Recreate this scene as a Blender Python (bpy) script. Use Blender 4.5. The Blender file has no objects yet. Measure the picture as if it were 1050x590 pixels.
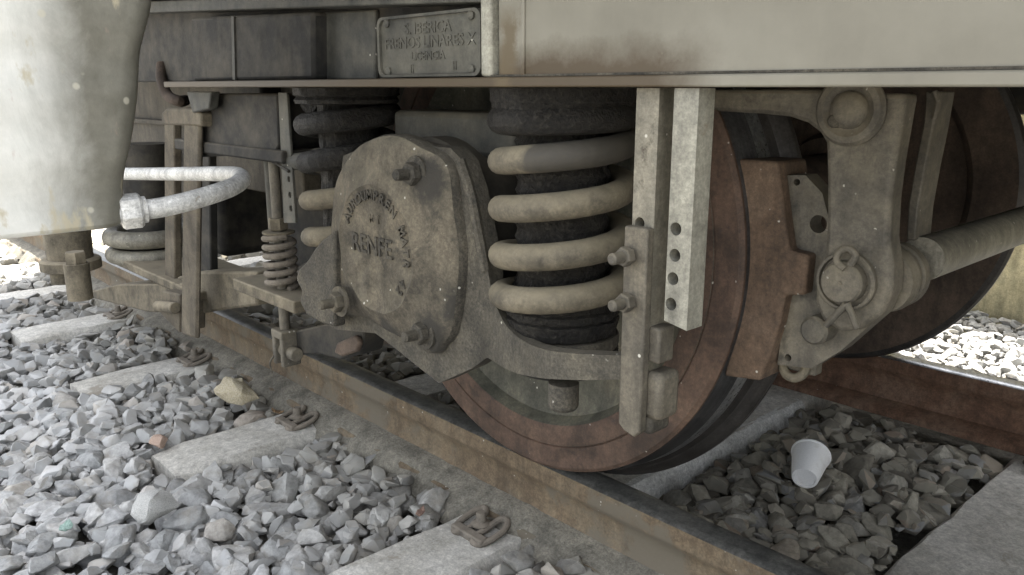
import bpy, bmesh, math, random
import numpy as np
from mathutils import Vector, Matrix
from mathutils.geometry import tessellate_polygon
from mathutils import noise as mnoise
random.seed(7); rng = np.random.default_rng(7)
SC = bpy.context.scene; COL = SC.collection
PI = math.pi

# ------------------------------------------------------------------ camera
CAM_H = 0.66                                        # metres above the rail head
FPX, CX, CY = 840.2, 525.0, 295.0                   # focal length and centre, in photo pixels (1050 wide)
PITCH, YAW = math.radians(13.711), math.radians(42.769)
FWD = Vector((-math.cos(YAW)*math.cos(PITCH), math.sin(YAW)*math.cos(PITCH), -math.sin(PITCH)))
RGT = Vector((math.sin(YAW), math.cos(YAW), 0)); UPV = RGT.cross(FWD)
CAMP = Vector((0, 0, CAM_H))
cd = bpy.data.cameras.new('camera'); cam = bpy.data.objects.new('camera', cd); COL.objects.link(cam)
cd.sensor_width = 36; cd.lens = FPX/1050*36; cd.clip_start = 0.01; cd.clip_end = 2000
cam.matrix_world = Matrix(((RGT.x, UPV.x, -FWD.x, 0), (RGT.y, UPV.y, -FWD.y, 0), (RGT.z, UPV.z, -FWD.z, CAM_H), (0, 0, 0, 1)))
SC.camera = cam

# ------------------------------------------------------------------ sky, sun, exposure
SUN_EL, SUN_AZ = math.radians(76), math.radians(-18)   # azimuth from +Y (far side of the track), minus = towards -X
w = bpy.data.worlds.new('World'); SC.world = w; w.use_nodes = True
nt = w.node_tree; sky = nt.nodes.new('ShaderNodeTexSky'); sky.sky_type = 'NISHITA'; sky.sun_disc = False
sky.sun_elevation = SUN_EL; sky.sun_rotation = SUN_AZ; sky.air_density = 1.0; sky.dust_density = 3.0
hs = nt.nodes.new('ShaderNodeHueSaturation'); hs.inputs['Saturation'].default_value = .25   # hazy pale sky
nt.links.new(sky.outputs[0], hs.inputs['Color']); nt.links.new(hs.outputs[0], nt.nodes['Background'].inputs[0]); nt.nodes['Background'].inputs[1].default_value = 0.15
sl = bpy.data.lights.new('sun', 'SUN'); sl.energy = 5.0; sl.angle = math.radians(0.5); sl.color = (1.0, 0.95, 0.86)
so = bpy.data.objects.new('sun', sl); COL.objects.link(so)
sd = Vector((math.sin(SUN_AZ)*math.cos(SUN_EL), math.cos(SUN_AZ)*math.cos(SUN_EL), math.sin(SUN_EL)))
so.rotation_euler = sd.to_track_quat('Z', 'Y').to_euler(); so.location = (0, 0, 20)
SC.view_settings.view_transform = 'Standard'; SC.view_settings.look = 'None'
SC.view_settings.exposure = 2.15; SC.view_settings.gamma = 1.0
SC.render.engine = 'CYCLES'
SC.cycles.max_bounces = 8; SC.cycles.diffuse_bounces = 5; SC.cycles.use_denoising = True

# ------------------------------------------------------------------ measuring helpers (points on real planes)
def ray(u, v): return FWD + RGT*((u-CX)/FPX) - UPV*((v-CY)/FPX)
def PY(u, v, y): r = ray(u, v); return CAMP + r*(y/r.y)
def PZ(u, v, z): r = ray(u, v); return CAMP + r*((z-CAM_H)/r.z)
def PX(u, v, x): r = ray(u, v); return CAMP + r*(x/r.x)
def PD(u, v, d): return CAMP + ray(u, v)*d
def proj(p):
    d = Vector(p)-CAMP; z = d.dot(FWD)
    return CX+FPX*d.dot(RGT)/z, CY-FPX*d.dot(UPV)/z, z
def poly(pts, y): return [(PY(u, v, y).x, PY(u, v, y).z) for u, v in pts]

# ------------------------------------------------------------------ mesh builder
class M:
    def __init__(s): s.v = []; s.f = []
    def add(s, v, f):
        n = len(s.v); s.v += [tuple(p) for p in v]; s.f += [tuple(i+n for i in q) for q in f]; return s
    def box(s, x0, x1, y0, y1, z0, z1):
        v = [(x, y, z) for x in (x0, x1) for y in (y0, y1) for z in (z0, z1)]
        return s.add(v, [(0,1,3,2), (4,6,7,5), (0,4,5,1), (2,3,7,6), (0,2,6,4), (1,5,7,3)])
    def prism(s, pts, y0, y1, holes=()):            # (x, z) outline extruded along Y
        loops = [list(pts)]+[list(h) for h in holes]
        flat = [p for l in loops for p in l]; n = len(flat)
        v = [(p[0], y0, p[1]) for p in flat]+[(p[0], y1, p[1]) for p in flat]; f = []
        if holes:
            for t in tessellate_polygon([[Vector((p[0], p[1], 0)) for p in l] for l in loops]):
                f += [tuple(t), tuple(i+n for i in reversed(t))]
        else:
            f += [tuple(range(n)), tuple(range(2*n-1, n-1, -1))]
        o = 0
        for l in loops:
            k = len(l)
            for i in range(k): a, b = o+i, o+(i+1) % k; f.append((a, b, b+n, a+n))
            o += k
        return s.add(v, f)
    def loft(s, rings, caps=True, closed=True):
        n = len(rings[0]); v = [p for r in rings for p in r]; f = []
        for i in range(len(rings)-1):
            for j in range(n if closed else n-1):
                a, b = i*n+j, i*n+(j+1) % n; f.append((a, b, b+n, a+n))
        if caps: f += [tuple(range(n-1, -1, -1)), tuple(range((len(rings)-1)*n, len(rings)*n))]
        return s.add(v, f)
    def lathe(s, prof, c, axis=(0, 0, 1), n=32, caps=True):   # prof: (radius, height along the axis)
        a = Vector(axis).normalized(); t = a.orthogonal().normalized(); b = a.cross(t); c = Vector(c)
        return s.loft([[c+a*h+(t*math.cos(2*PI*k/n)+b*math.sin(2*PI*k/n))*r for k in range(n)] for r, h in prof], caps)
    def cyl(s, p0, p1, r, n=24, r1=None, ch=0.0):
        p0, p1 = Vector(p0), Vector(p1); L = (p1-p0).length; r1 = r if r1 is None else r1
        pr = [(r, 0), (r1, L)] if not ch else [(r-ch, 0), (r, ch), (r1, L-ch), (r1-ch, L)]
        return s.lathe(pr, p0, p1-p0, n)
    def tube(s, path, r, n=12):
        P = [Vector(p) for p in path]; k = len(P); rings = []; nrm = None
        for i in range(k):
            t = (P[min(i+1, k-1)]-P[max(i-1, 0)]).normalized()
            nrm = t.orthogonal().normalized() if nrm is None else (nrm-t*nrm.dot(t)).normalized()
            b = t.cross(nrm); rr = r[i] if isinstance(r, (list, tuple)) else r
            rings.append([P[i]+(nrm*math.cos(2*PI*j/n)+b*math.sin(2*PI*j/n))*rr for j in range(n)])
        return s.loft(rings)
    def hexa(s, c, axis, R, h, ch=0.12):
        a = Vector(axis).normalized()
        return s.lathe([(R*(1-ch), 0), (R, h*0.12), (R, h*0.86), (R*(1-ch), h)], c, a, 6)
    def build(s, name, mat, parent=None, bevel=0, smooth=32, label=None, seg=2):
        off = WOFF.get(parent.name, Vector()) if parent else Vector()
        me = bpy.data.meshes.new(name)
        me.from_pydata([(x-off.x, y-off.y, z-off.z) for x, y, z in s.v], [], s.f)
        bm = bmesh.new(); bm.from_mesh(me); bmesh.ops.remove_doubles(bm, verts=bm.verts, dist=1e-5)
        bmesh.ops.recalc_face_normals(bm, faces=bm.faces); bm.to_mesh(me); bm.free()
        me.polygons.foreach_set('use_smooth', [True]*len(me.polygons)); me.set_sharp_from_angle(angle=math.radians(smooth))
        me.materials.append(mat); o = bpy.data.objects.new(name, me); COL.objects.link(o)
        if parent: o.parent = parent; WOFF[o.name] = off
        else: WOFF[o.name] = Vector()
        if bevel:
            m = o.modifiers.new('bevel', 'BEVEL'); m.width = bevel; m.segments = seg; m.limit_method = 'ANGLE'; m.angle_limit = math.radians(38)
        if label: o['label'] = label
        return o
WOFF = {}
def thing(name, label, cat, loc=(0, 0, 0), group=None):
    o = bpy.data.objects.new(name, None); COL.objects.link(o); o.location = loc; o.empty_display_size = .05
    WOFF[o.name] = Vector(loc); return tag(o, label, cat, group)
def tag(o, label, cat, group=None):
    o['label'] = label; o['category'] = cat
    if group: o['group'] = group
    return o
def struct(o): o['kind'] = 'structure'; return o
def smooth_path(pts, n=8):                            # Catmull-Rom
    P = [Vector(p) for p in pts]; P = [P[0]*2-P[1]]+P+[P[-1]*2-P[-2]]; out = []
    for i in range(1, len(P)-2):
        a, b, c, d = P[i-1:i+3]
        for k in range(n):
            t = k/n; out.append(.5*((2*b)+(c-a)*t+(2*a-5*b+4*c-d)*t*t+(3*b-a-3*c+d)*t**3))
    return out+[P[-2]]
def circ(c, r, n=20, a0=0, a1=2*PI): return [(c[0]+r*math.cos(a0+(a1-a0)*k/n), c[1]+r*math.sin(a0+(a1-a0)*k/n)) for k in range(n)]

# ------------------------------------------------------------------ materials
def nd(t, typ, **kw):
    n = t.nodes.new(typ)
    for k, v in kw.items():
        if k.startswith('i_'): n.inputs[int(k[2:]) if k[2:].isdigit() else k[2:].replace('_', ' ')].default_value = v
        else: setattr(n, k, v)
    return n
def ramp(t, src, stops):
    r = nd(t, 'ShaderNodeValToRGB'); e = r.color_ramp.elements
    while len(e) < len(stops): e.new(0.5)
    for el, (p, c) in zip(e, stops): el.position = p; el.color = (*c, 1) if len(c) == 3 else (c[0],)*3+(1,)
    t.links.new(src, r.inputs[0]); return r.outputs[0]
def mix(t, fac, a, b, mode='MIX'):
    m = nd(t, 'ShaderNodeMix', data_type='RGBA', blend_type=mode)
    for i, x in ((0, fac), (6, a), (7, b)):
        if hasattr(x, 'links') or hasattr(x, 'is_linked'): t.links.new(x, m.inputs[i])
        else: m.inputs[i].default_value = x if i == 0 else (*x, 1)
    return m.outputs[2]
def math_(t, op, a, b=None):
    m = nd(t, 'ShaderNodeMath', operation=op)
    for i, x in ((0, a), (1, b)):
        if x is None: continue
        if hasattr(x, 'links') or hasattr(x, 'is_linked'): t.links.new(x, m.inputs[i])
        else: m.inputs[i].default_value = x
    return m.outputs[0]
def noise(t, co, scale, detail=8, rough=.6, dist=0.0):
    n = nd(t, 'ShaderNodeTexNoise'); n.inputs['Scale'].default_value = scale; n.inputs['Detail'].default_value = detail
    n.inputs['Roughness'].default_value = rough; n.inputs['Distortion'].default_value = dist
    t.links.new(co, n.inputs['Vector']); return n.outputs[0]
def newmat(name):
    m = bpy.data.materials.new(name); m.use_nodes = True; t = m.node_tree; b = t.nodes['Principled BSDF']
    co = nd(t, 'ShaderNodeTexCoord').outputs['Object']; return m, t, b, co
def grime(name, cols, scale=9, rough=.8, metal=0.0, bump=.35, bscale=90, dust=None, dust_amt=.6, fleck=0.0, spot=None, spot_th=.62, spot_scale=14, bdist=.004, streak=(34, 34, 7), grain=.25, mask=None):
    m, t, b, co = newmat(name)
    A = noise(t, co, scale, 10, .65, .4)
    k = len(cols); c = ramp(t, A, [(.35+.30*i/(k-1), cols[i]) for i in range(k)])
    B = noise(t, co, scale*8, 9, .78); c = mix(t, .75, c, ramp(t, B, [(.30, (.42,)), (.5, (.95,)), (.70, (1.45,))]), 'MULTIPLY')
    if streak:
        V = nd(t, 'ShaderNodeMapping'); V.inputs['Scale'].default_value = streak; t.links.new(co, V.inputs[0])
        c = mix(t, .55, c, ramp(t, noise(t, V.outputs[0], 1, 7, .65), [(.35, (.5,)), (.5, (1,)), (.65, (1.3,))]), 'MULTIPLY')
    if grain:
        c = mix(t, grain, c, ramp(t, noise(t, co, 230, 3, .8), [(.36, (.35,)), (.5, (1,)), (.64, (1.75,))]), 'MULTIPLY')
    if spot:
        S = noise(t, co, spot_scale, 9, .7, .3); c = mix(t, ramp(t, S, [(spot_th, (0,)), (spot_th+.07, (1,))]), c, spot)
    if dust:
        g = nd(t, 'ShaderNodeNewGeometry'); sx = nd(t, 'ShaderNodeSeparateXYZ'); t.links.new(g.outputs['Normal'], sx.inputs[0])
        D = noise(t, co, scale*2.2, 8, .65)
        f = ramp(t, math_(t, 'ADD', math_(t, 'MULTIPLY', sx.outputs[2], .35), D), [(.42, (0,)), (.85, (dust_amt,))])
        c = mix(t, f, c, dust)
    if fleck:
        F = nd(t, 'ShaderNodeTexVoronoi'); F.inputs['Scale'].default_value = 75; t.links.new(co, F.inputs['Vector'])
        f2 = ramp(t, F.outputs['Distance'], [(.10, (1,)), (.17, (0,))])
        f3 = ramp(t, noise(t, co, 31, 3), [(.66-fleck, (0,)), (.70-fleck, (1,))])
        c = mix(t, math_(t, 'MULTIPLY', f2, f3), c, (.5, .48, .42))
    if mask: c = mask(t, c)
    t.links.new(c, b.inputs['Base Color'])
    b.inputs['Metallic'].default_value = metal
    t.links.new(ramp(t, B, [(.2, (max(.05, rough-.15),)), (.8, (min(1, rough+.12),))]), b.inputs['Roughness'])
    n1 = noise(t, co, bscale, 8, .7); n2 = noise(t, co, bscale/5, 6, .6)
    h = math_(t, 'ADD', math_(t, 'MULTIPLY', n1, .5), n2)
    bp = nd(t, 'ShaderNodeBump'); bp.inputs['Strength'].default_value = bump; bp.inputs['Distance'].default_value = bdist
    t.links.new(h, bp.inputs['Height']); t.links.new(bp.outputs[0], b.inputs['Normal'])
    return m
def near_points(pts, rad, col, amt=.9):                # black grease worked out round the given points (bolts)
    def f(t, c):
        g = nd(t, 'ShaderNodeNewGeometry').outputs['Position']; N = noise(t, g, 38, 8, .7)
        for p in pts:
            d = nd(t, 'ShaderNodeVectorMath', operation='DISTANCE'); t.links.new(g, d.inputs[0]); d.inputs[1].default_value = p
            x = math_(t, 'ADD', math_(t, 'DIVIDE', d.outputs['Value'], rad), math_(t, 'MULTIPLY', math_(t, 'SUBTRACT', N, .5), 1.6))
            c = mix(t, ramp(t, x, [(.55, (amt,)), (1.0, (0,))]), c, col)
        return c
    return f
def oily_top(t, c):                                    # oil has run down over the upper turn on its right hand side
    g = nd(t, 'ShaderNodeNewGeometry').outputs['Position']; sx = nd(t, 'ShaderNodeSeparateXYZ'); t.links.new(g, sx.inputs[0])
    N = noise(t, g, 25, 6, .6)
    x = math_(t, 'ADD', math_(t, 'MULTIPLY', math_(t, 'ADD', sx.outputs[0], .745), 14), math_(t, 'MULTIPLY', math_(t, 'SUBTRACT', N, .5), .8))
    z = math_(t, 'MULTIPLY', math_(t, 'SUBTRACT', sx.outputs[2], .555), 60)
    return mix(t, math_(t, 'MULTIPLY', ramp(t, x, [(.45, (0,)), (.6, (.85,))]), ramp(t, z, [(0, (0,)), (.6, (1,))])), c, (.040, .037, .032))
LUGS = [tuple(PY(u, v, .68)) for u, v in ((441, 345), (350, 318), (400, 345), (468, 320), (440, 185))]
DUST = (.30, .25, .17)
MAT = dict(
    cast = grime('cast iron with dried mud', [(.043, .038, .029), (.085, .074, .055), (.128, .109, .079)], 14, .9, 0, .8, 110, (.27, .24, .17), .35, .07, (.030, .028, .023), .58, 9, grain=.4, mask=near_points(LUGS, .042, (.028, .026, .022))),
    wing = grime('oily cast iron', [(.026, .024, .019), (.052, .047, .037), (.08, .071, .053)], 13, .8, 0, .8, 130, (.15, .13, .09), .3, .06, grain=.75),
    coil = grime('dusty painted spring steel', [(.078, .069, .051), (.124, .108, .078), (.160, .138, .096)], 11, .75, 0, .35, 120, (.29, .25, .165), .5, .02, (.032, .031, .027), .60, 7, mask=oily_top),
    rust = grime('rusted wheel rim', [(.044, .028, .019), (.084, .052, .036), (.112, .071, .048)], 12, .75, 0, .3, 120, None, .5, .07, (.05, .035, .03), .6),
    rust2 = grime('dark rusted steel', [(.04, .029, .022), (.072, .052, .039), (.10, .072, .053)], 7, .85, 0, .3, 100),
    disc = grime('greasy wheel web', [(.05, .05, .038), (.09, .088, .066), (.12, .11, .08)], 12, .7, 0, .3, 100, None, .5, .04),
    shoe = grime('rusty brake block', [(.068, .045, .029), (.11, .073, .048), (.14, .098, .067)], 12, .85, 0, .4, 140, None, .5, .03),
    hang = grime('dirty grey brake steel', [(.055, .050, .041), (.095, .086, .069), (.135, .12, .092)], 12, .7, 0, .4, 110, (.30, .26, .18), .4, .07, (.04, .037, .03), .59, 8),
    grey = grime('grey underframe paint', [(.21, .205, .17), (.28, .275, .23), (.33, .32, .265)], 5, .6, 0, .15, 60, None, .5, .02),
    greyd = grime('dirty dark grey paint', [(.034, .035, .031), (.055, .055, .048), (.078, .077, .064)], 8, .7, 0, .2, 70, (.22, .2, .15), .4, .03),
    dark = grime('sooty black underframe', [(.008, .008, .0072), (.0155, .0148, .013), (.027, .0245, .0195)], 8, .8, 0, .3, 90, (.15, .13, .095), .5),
    bar = grime('light grey painted bar', [(.165, .16, .132), (.22, .213, .176), (.265, .256, .21)], 9, .6, 0, .2, 90, None, .5, .04, (.2, .17, .12), .66, 22),
    bar1 = grime('dirty brownish grey bar', [(.10, .093, .073), (.145, .134, .105), (.185, .17, .132)], 9, .65, 0, .3, 90, None, .5, .05, (.06, .05, .036), .62, 14),
    tube = grime('worn grey tube', [(.13, .12, .095), (.19, .178, .142), (.235, .22, .175)], 9, .55, 0, .2, 90, None, .5, .08),
    treaddark = grime('dark oily wheel flange', [(.035, .032, .03), (.06, .056, .053), (.09, .085, .082)], 3, .45, .5, .05, 80, None, streak=(2, 90, 2)),
    yoke = grime('grey brown gritty casting', [(.036, .033, .026), (.066, .060, .047), (.095, .085, .064)], 11, .8, 0, .8, 130, (.15, .13, .09), .3, .05, grain=.6),
    strap = grime('dull brown steel strap', [(.08, .071, .055), (.12, .106, .08), (.155, .136, .102)], 10, .75, 0, .3, 100, None, .5, .05),
    mud = grime('mud coated steel', [(.07, .061, .044), (.118, .102, .073), (.162, .14, .10)], 9, .9, 0, .45, 90, (.36, .31, .22), .6),
    railside = grime('orange rusted rail', [(.115, .083, .052), (.152, .114, .072), (.178, .142, .095)], 8, .9, 0, .5, 110, None, .5, .07, (.142, .122, .09), .50, 5),
    raildark = grime('brown rusted rail', [(.10, .055, .035), (.16, .09, .056), (.19, .12, .08)], 9, .9, 0, .35, 110, None, .5, .03),
    polished = grime('polished rail head', [(.28, .29, .30), (.36, .37, .38), (.42, .42, .42)], 20, .33, .85, .06, 60),
    tread = grime('worn steel tread', [(.05, .05, .052), (.10, .10, .102), (.16, .16, .165)], 3, .42, .7, .05, 80, None, streak=(2, 90, 2)),
    concrete = grime('weathered concrete', [(.43, .41, .36), (.52, .50, .45), (.60, .58, .53)], 7, .92, 0, .35, 110, None, .35, 0, (.33, .30, .25), .60, 9, streak=None),
    clip = grime('rusty dusty clip', [(.085, .074, .06), (.13, .115, .094), (.175, .157, .13)], 20, .9, 0, .3, 100, (.28, .24, .19), .6),
    foam = None, )
def greasy(name):
    m, t, b, co = newmat(name)
    A = noise(t, co, 170, 5, .75); B = noise(t, co, 12, 6, .6); b.inputs['Specular IOR Level'].default_value = .3
    c = ramp(t, A, [(.38, (.010, .0095, .009)), (.54, (.024, .022, .019)), (.72, (.075, .069, .057))])
    c = mix(t, ramp(t, B, [(.52, (0,)), (.75, (.35,))]), c, (.075, .07, .055))
    t.links.new(c, b.inputs['Base Color']); t.links.new(ramp(t, B, [(.35, (.28,)), (.7, (.6,))]), b.inputs['Roughness'])
    bp = nd(t, 'ShaderNodeBump'); bp.inputs['Strength'].default_value = 1.0; bp.inputs['Distance'].default_value = .008
    t.links.new(A, bp.inputs['Height']); t.links.new(bp.outputs[0], b.inputs['Normal']); return m
MAT['railtop'] = grime('dull dark rail head', [(.10, .101, .094), (.155, .153, .14), (.205, .20, .18)], 14, .5, .5, .1, 90)
MAT['grease'] = greasy('black grease and soot')
def foam():
    m, t, b, co = newmat('white foam plastic'); V = nd(t, 'ShaderNodeTexVoronoi'); V.inputs['Scale'].default_value = 350; t.links.new(co, V.inputs['Vector'])
    t.links.new(mix(t, ramp(t, noise(t, co, 28, 6, .7), [(.56, (0,)), (.75, (.35,))]), ramp(t, V.outputs['Distance'], [(.0, (.88, .88, .87)), (.8, (.82, .82, .81))]), (.42, .38, .30)), b.inputs['Base Color']); b.inputs['Roughness'].default_value = .55
    b.inputs['Subsurface Weight'].default_value = .15; b.inputs['Subsurface Radius'].default_value = (.004,)*3
    bp = nd(t, 'ShaderNodeBump'); bp.inputs['Strength'].default_value = .15; bp.inputs['Distance'].default_value = .001; t.links.new(V.outputs['Distance'], bp.inputs['Height']); t.links.new(bp.outputs[0], b.inputs['Normal']); return m
MAT['foam'] = foam()
def stonemat(name):                                    # clean grey outside the rails, brake dust and rust between them
    m, t, b, co = newmat(name)
    g = nd(t, 'ShaderNodeNewGeometry'); oi = nd(t, 'ShaderNodeObjectInfo')
    r = math_(t, 'FRACT', math_(t, 'ADD', g.outputs['Random Per Island'], oi.outputs['Random']))
    pos = g.outputs['Position']; sx = nd(t, 'ShaderNodeSeparateXYZ'); t.links.new(pos, sx.inputs[0])
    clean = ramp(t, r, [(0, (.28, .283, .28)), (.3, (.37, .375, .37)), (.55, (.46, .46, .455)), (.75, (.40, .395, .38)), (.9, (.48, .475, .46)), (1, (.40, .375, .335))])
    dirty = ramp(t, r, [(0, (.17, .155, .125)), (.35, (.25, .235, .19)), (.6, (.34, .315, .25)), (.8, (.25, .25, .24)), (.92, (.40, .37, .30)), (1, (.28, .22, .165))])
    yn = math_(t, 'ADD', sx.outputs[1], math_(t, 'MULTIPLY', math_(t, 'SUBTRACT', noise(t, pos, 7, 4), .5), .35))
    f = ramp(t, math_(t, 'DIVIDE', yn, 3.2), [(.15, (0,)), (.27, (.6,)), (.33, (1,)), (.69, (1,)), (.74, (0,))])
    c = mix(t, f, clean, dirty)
    n = noise(t, co, 3.2, 9, .72); n2 = noise(t, pos, 28, 5)
    c = mix(t, .8, c, ramp(t, n, [(.3, (.5,)), (.7, (1.4,))]), 'MULTIPLY')
    c = mix(t, ramp(t, n2, [(.5, (0,)), (.72, (.5,))]), c, (.27, .24, .19))
    t.links.new(c, b.inputs['Base Color']); b.inputs['Roughness'].default_value = .88
    bp = nd(t, 'ShaderNodeBump'); bp.inputs['Strength'].default_value = .6; bp.inputs['Distance'].default_value = .004
    t.links.new(n, bp.inputs['Height']); t.links.new(bp.outputs[0], b.inputs['Normal']); return m
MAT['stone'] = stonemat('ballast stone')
MAT['tan'] = grime('tan limestone', [(.40, .34, .23), (.50, .44, .31), (.56, .51, .40)], 18, .9, 0, .6, 90)
MAT['pale'] = grime('pale grey limestone', [(.40, .40, .38), (.50, .50, .48), (.56, .55, .52)], 18, .9, 0, .6, 90)
MAT['pink'] = grime('pinkish pebble', [(.36, .26, .20), (.44, .32, .25), (.48, .37, .30)], 18, .9, 0, .4, 90)
MAT['dustbank'] = grime('grey brake dust and fines', [(.14, .13, .105), (.20, .185, .15), (.25, .23, .185)], 20, .95, 0, 1.0, 160, None, bdist=.006)
MAT['yellowwall'] = grime('cream platform render', [(.46, .41, .26), (.55, .50, .33), (.62, .57, .40)], 5, .95, 0, .4, 60, None, .5, 0, (.3, .26, .17), .64, 7)
MAT['umber'] = grime('dusty umber steel', [(.05, .044, .034), (.08, .07, .054), (.11, .097, .074)], 6, .85, 0, .3, 80)
MAT['ground'] = grime('dusty gravel bed', [(.20, .19, .17), (.30, .285, .255), (.38, .365, .33)], 16, .95, 0, 1.0, 40, None, bdist=.02)
MAT['body'] = grime('body paint', [(.33, .33, .30), (.38, .38, .35), (.42, .42, .38)], 2, .5, 0, .05, 40)
MAT['under'] = grime('sooty floor sheet', [(.05, .05, .047), (.075, .073, .066), (.10, .095, .08)], 4, .8, 0, .3, 40)

def panelmat():                                        # grey paint, oily brown dirt settled along the lower edge at the left
    m, t, b, co = newmat('beam paint with dirt'); g = nd(t, 'ShaderNodeNewGeometry'); pos = g.outputs['Position']
    sx = nd(t, 'ShaderNodeSeparateXYZ'); t.links.new(pos, sx.inputs[0])
    A = noise(t, pos, 5, 8, .6); N = noise(t, pos, 22, 8, .7); V = nd(t, 'ShaderNodeMapping'); V.inputs['Scale'].default_value = (40, 40, 6); t.links.new(pos, V.inputs[0])
    S = noise(t, V.outputs[0], 1, 6, .6)
    c = ramp(t, A, [(.36, (.15, .141, .112)), (.5, (.185, .175, .141)), (.64, (.215, .205, .168))])
    c = mix(t, ramp(t, S, [(.5, (0,)), (.8, (.25,))]), c, (.22, .21, .17))
    z = math_(t, 'ADD', sx.outputs[2], math_(t, 'MULTIPLY', math_(t, 'SUBTRACT', N, .5), .05))
    xx = math_(t, 'ADD', sx.outputs[0], math_(t, 'MULTIPLY', math_(t, 'SUBTRACT', N, .5), .08))
    low = ramp(t, math_(t, 'MULTIPLY', math_(t, 'SUBTRACT', z, .66), 10), [(.22, (1,)), (.52, (0,))])
    band = ramp(t, math_(t, 'ADD', math_(t, 'MULTIPLY', xx, 1), 1.0), [(.2, (1,)), (.50, (1,)), (.58, (0,))])
    c = mix(t, math_(t, 'MULTIPLY', math_(t, 'MULTIPLY', low, band), .97), c, (.06, .042, .022))
    st = ramp(t, math_(t, 'ABSOLUTE', math_(t, 'MULTIPLY', math_(t, 'ADD', xx, .715), 30)), [(.25, (1,)), (.7, (0,))])
    sth = ramp(t, math_(t, 'MULTIPLY', math_(t, 'SUBTRACT', z, .66), 7), [(.45, (1,)), (.65, (0,))])
    c = mix(t, math_(t, 'MULTIPLY', math_(t, 'MULTIPLY', st, sth), .85), c, (.10, .075, .04))
    F = nd(t, 'ShaderNodeTexVoronoi'); F.inputs['Scale'].default_value = 38; t.links.new(pos, F.inputs['Vector'])
    c = mix(t, math_(t, 'MULTIPLY', ramp(t, F.outputs['Distance'], [(.05, (1,)), (.08, (0,))]), ramp(t, noise(t, pos, 17, 2), [(.56, (0,)), (.6, (.8,))])), c, (.15, .13, .10))
    t.links.new(c, b.inputs['Base Color']); b.inputs['Roughness'].default_value = .55
    bp = nd(t, 'ShaderNodeBump'); bp.inputs['Strength'].default_value = .12; bp.inputs['Distance'].default_value = .004
    t.links.new(math_(t, 'ADD', A, math_(t, 'MULTIPLY', N, .4)), bp.inputs['Height']); t.links.new(bp.outputs[0], b.inputs['Normal']); return m
MAT['panel'] = panelmat()
def boxmat():                                          # light and shade painted in: lit side white, shaded side olive; blotches are real
    m, t, b, co = newmat('white metal with painted light and shade'); g = nd(t, 'ShaderNodeNewGeometry'); pos = g.outputs['Position']
    V = nd(t, 'ShaderNodeMapping'); V.inputs['Scale'].default_value = (13, 13, 5.5); t.links.new(pos, V.inputs[0])
    A = noise(t, V.outputs[0], 1, 9, .65, .5); N = noise(t, pos, 30, 8, .7); sx = nd(t, 'ShaderNodeSeparateXYZ'); t.links.new(pos, sx.inputs[0])
    yb = math_(t, 'ADD', sx.outputs[1], math_(t, 'MULTIPLY', math_(t, 'SUBTRACT', A, .5), .12))
    white = ramp(t, N, [(.3, (.66, .67, .63)), (.7, (.80, .80, .76))])
    olive = ramp(t, N, [(.3, (.15, .145, .117)), (.7, (.235, .228, .19))])
    c = mix(t, ramp(t, math_(t, 'MULTIPLY', yb, 2), [(.47, (0,)), (.63, (1,))]), white, olive)
    B = noise(t, V.outputs[0], 1.7, 6, .6); c = mix(t, ramp(t, B, [(.6, (0,)), (.66, (.8,))]), c, (.50, .45, .32))
    R = noise(t, V.outputs[0], 2.6, 5, .6); c = mix(t, ramp(t, R, [(.64, (0,)), (.72, (.5,))]), c, (.42, .30, .26))
    F = nd(t, 'ShaderNodeTexVoronoi'); F.inputs['Scale'].default_value = 30; t.links.new(pos, F.inputs['Vector'])
    c = mix(t, math_(t, 'MULTIPLY', ramp(t, F.outputs['Distance'], [(.1, (1,)), (.16, (0,))]), ramp(t, noise(t, pos, 23, 2), [(.52, (0,)), (.56, (.8,))])), c, (.55, .53, .44))
    t.links.new(c, b.inputs['Base Color']); b.inputs['Roughness'].default_value = .7
    bp = nd(t, 'ShaderNodeBump'); bp.inputs['Strength'].default_value = .25; bp.inputs['Distance'].default_value = .006
    t.links.new(math_(t, 'ADD', A, math_(t, 'MULTIPLY', N, .3)), bp.inputs['Height']); t.links.new(bp.outputs[0], b.inputs['Normal']); return m
MAT['box_light_shade'] = boxmat()
MAT['whitepipe'] = grime('chipped white pipe paint', [(.45, .45, .43), (.58, .58, .56), (.66, .66, .64)], 25, .6, 0, .2, 140, None, .5, 0, (.33, .31, .27), .6, 60)

# ------------------------------------------------------------------ SETTING: ground, far platform, sky shade (the vehicle body)
gm = M(); S = 400
gm.add([(-S, -S, -.20), (S, -S, -.20), (S, S, -.20), (-S, S, -.20)], [(0, 1, 2, 3)])
ground = struct(gm.build('ground', MAT['ground']))

wl = thing('platform_wall', 'cream rendered platform wall beyond the far rail', 'wall', (-1, 3.0, -.2))
wm = M(); wm.box(-14, 6, 3.0, 6.0, -.22, .66); wm.build('wall', MAT['yellowwall'], wl, .015)
wm = M()
for k in range(20): wm.box(-14+k+.004, -13.0+k-.004, 2.95, 3.6, .663, .74)
o = wm.build('coping', MAT['concrete'], wl, .01)

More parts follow.
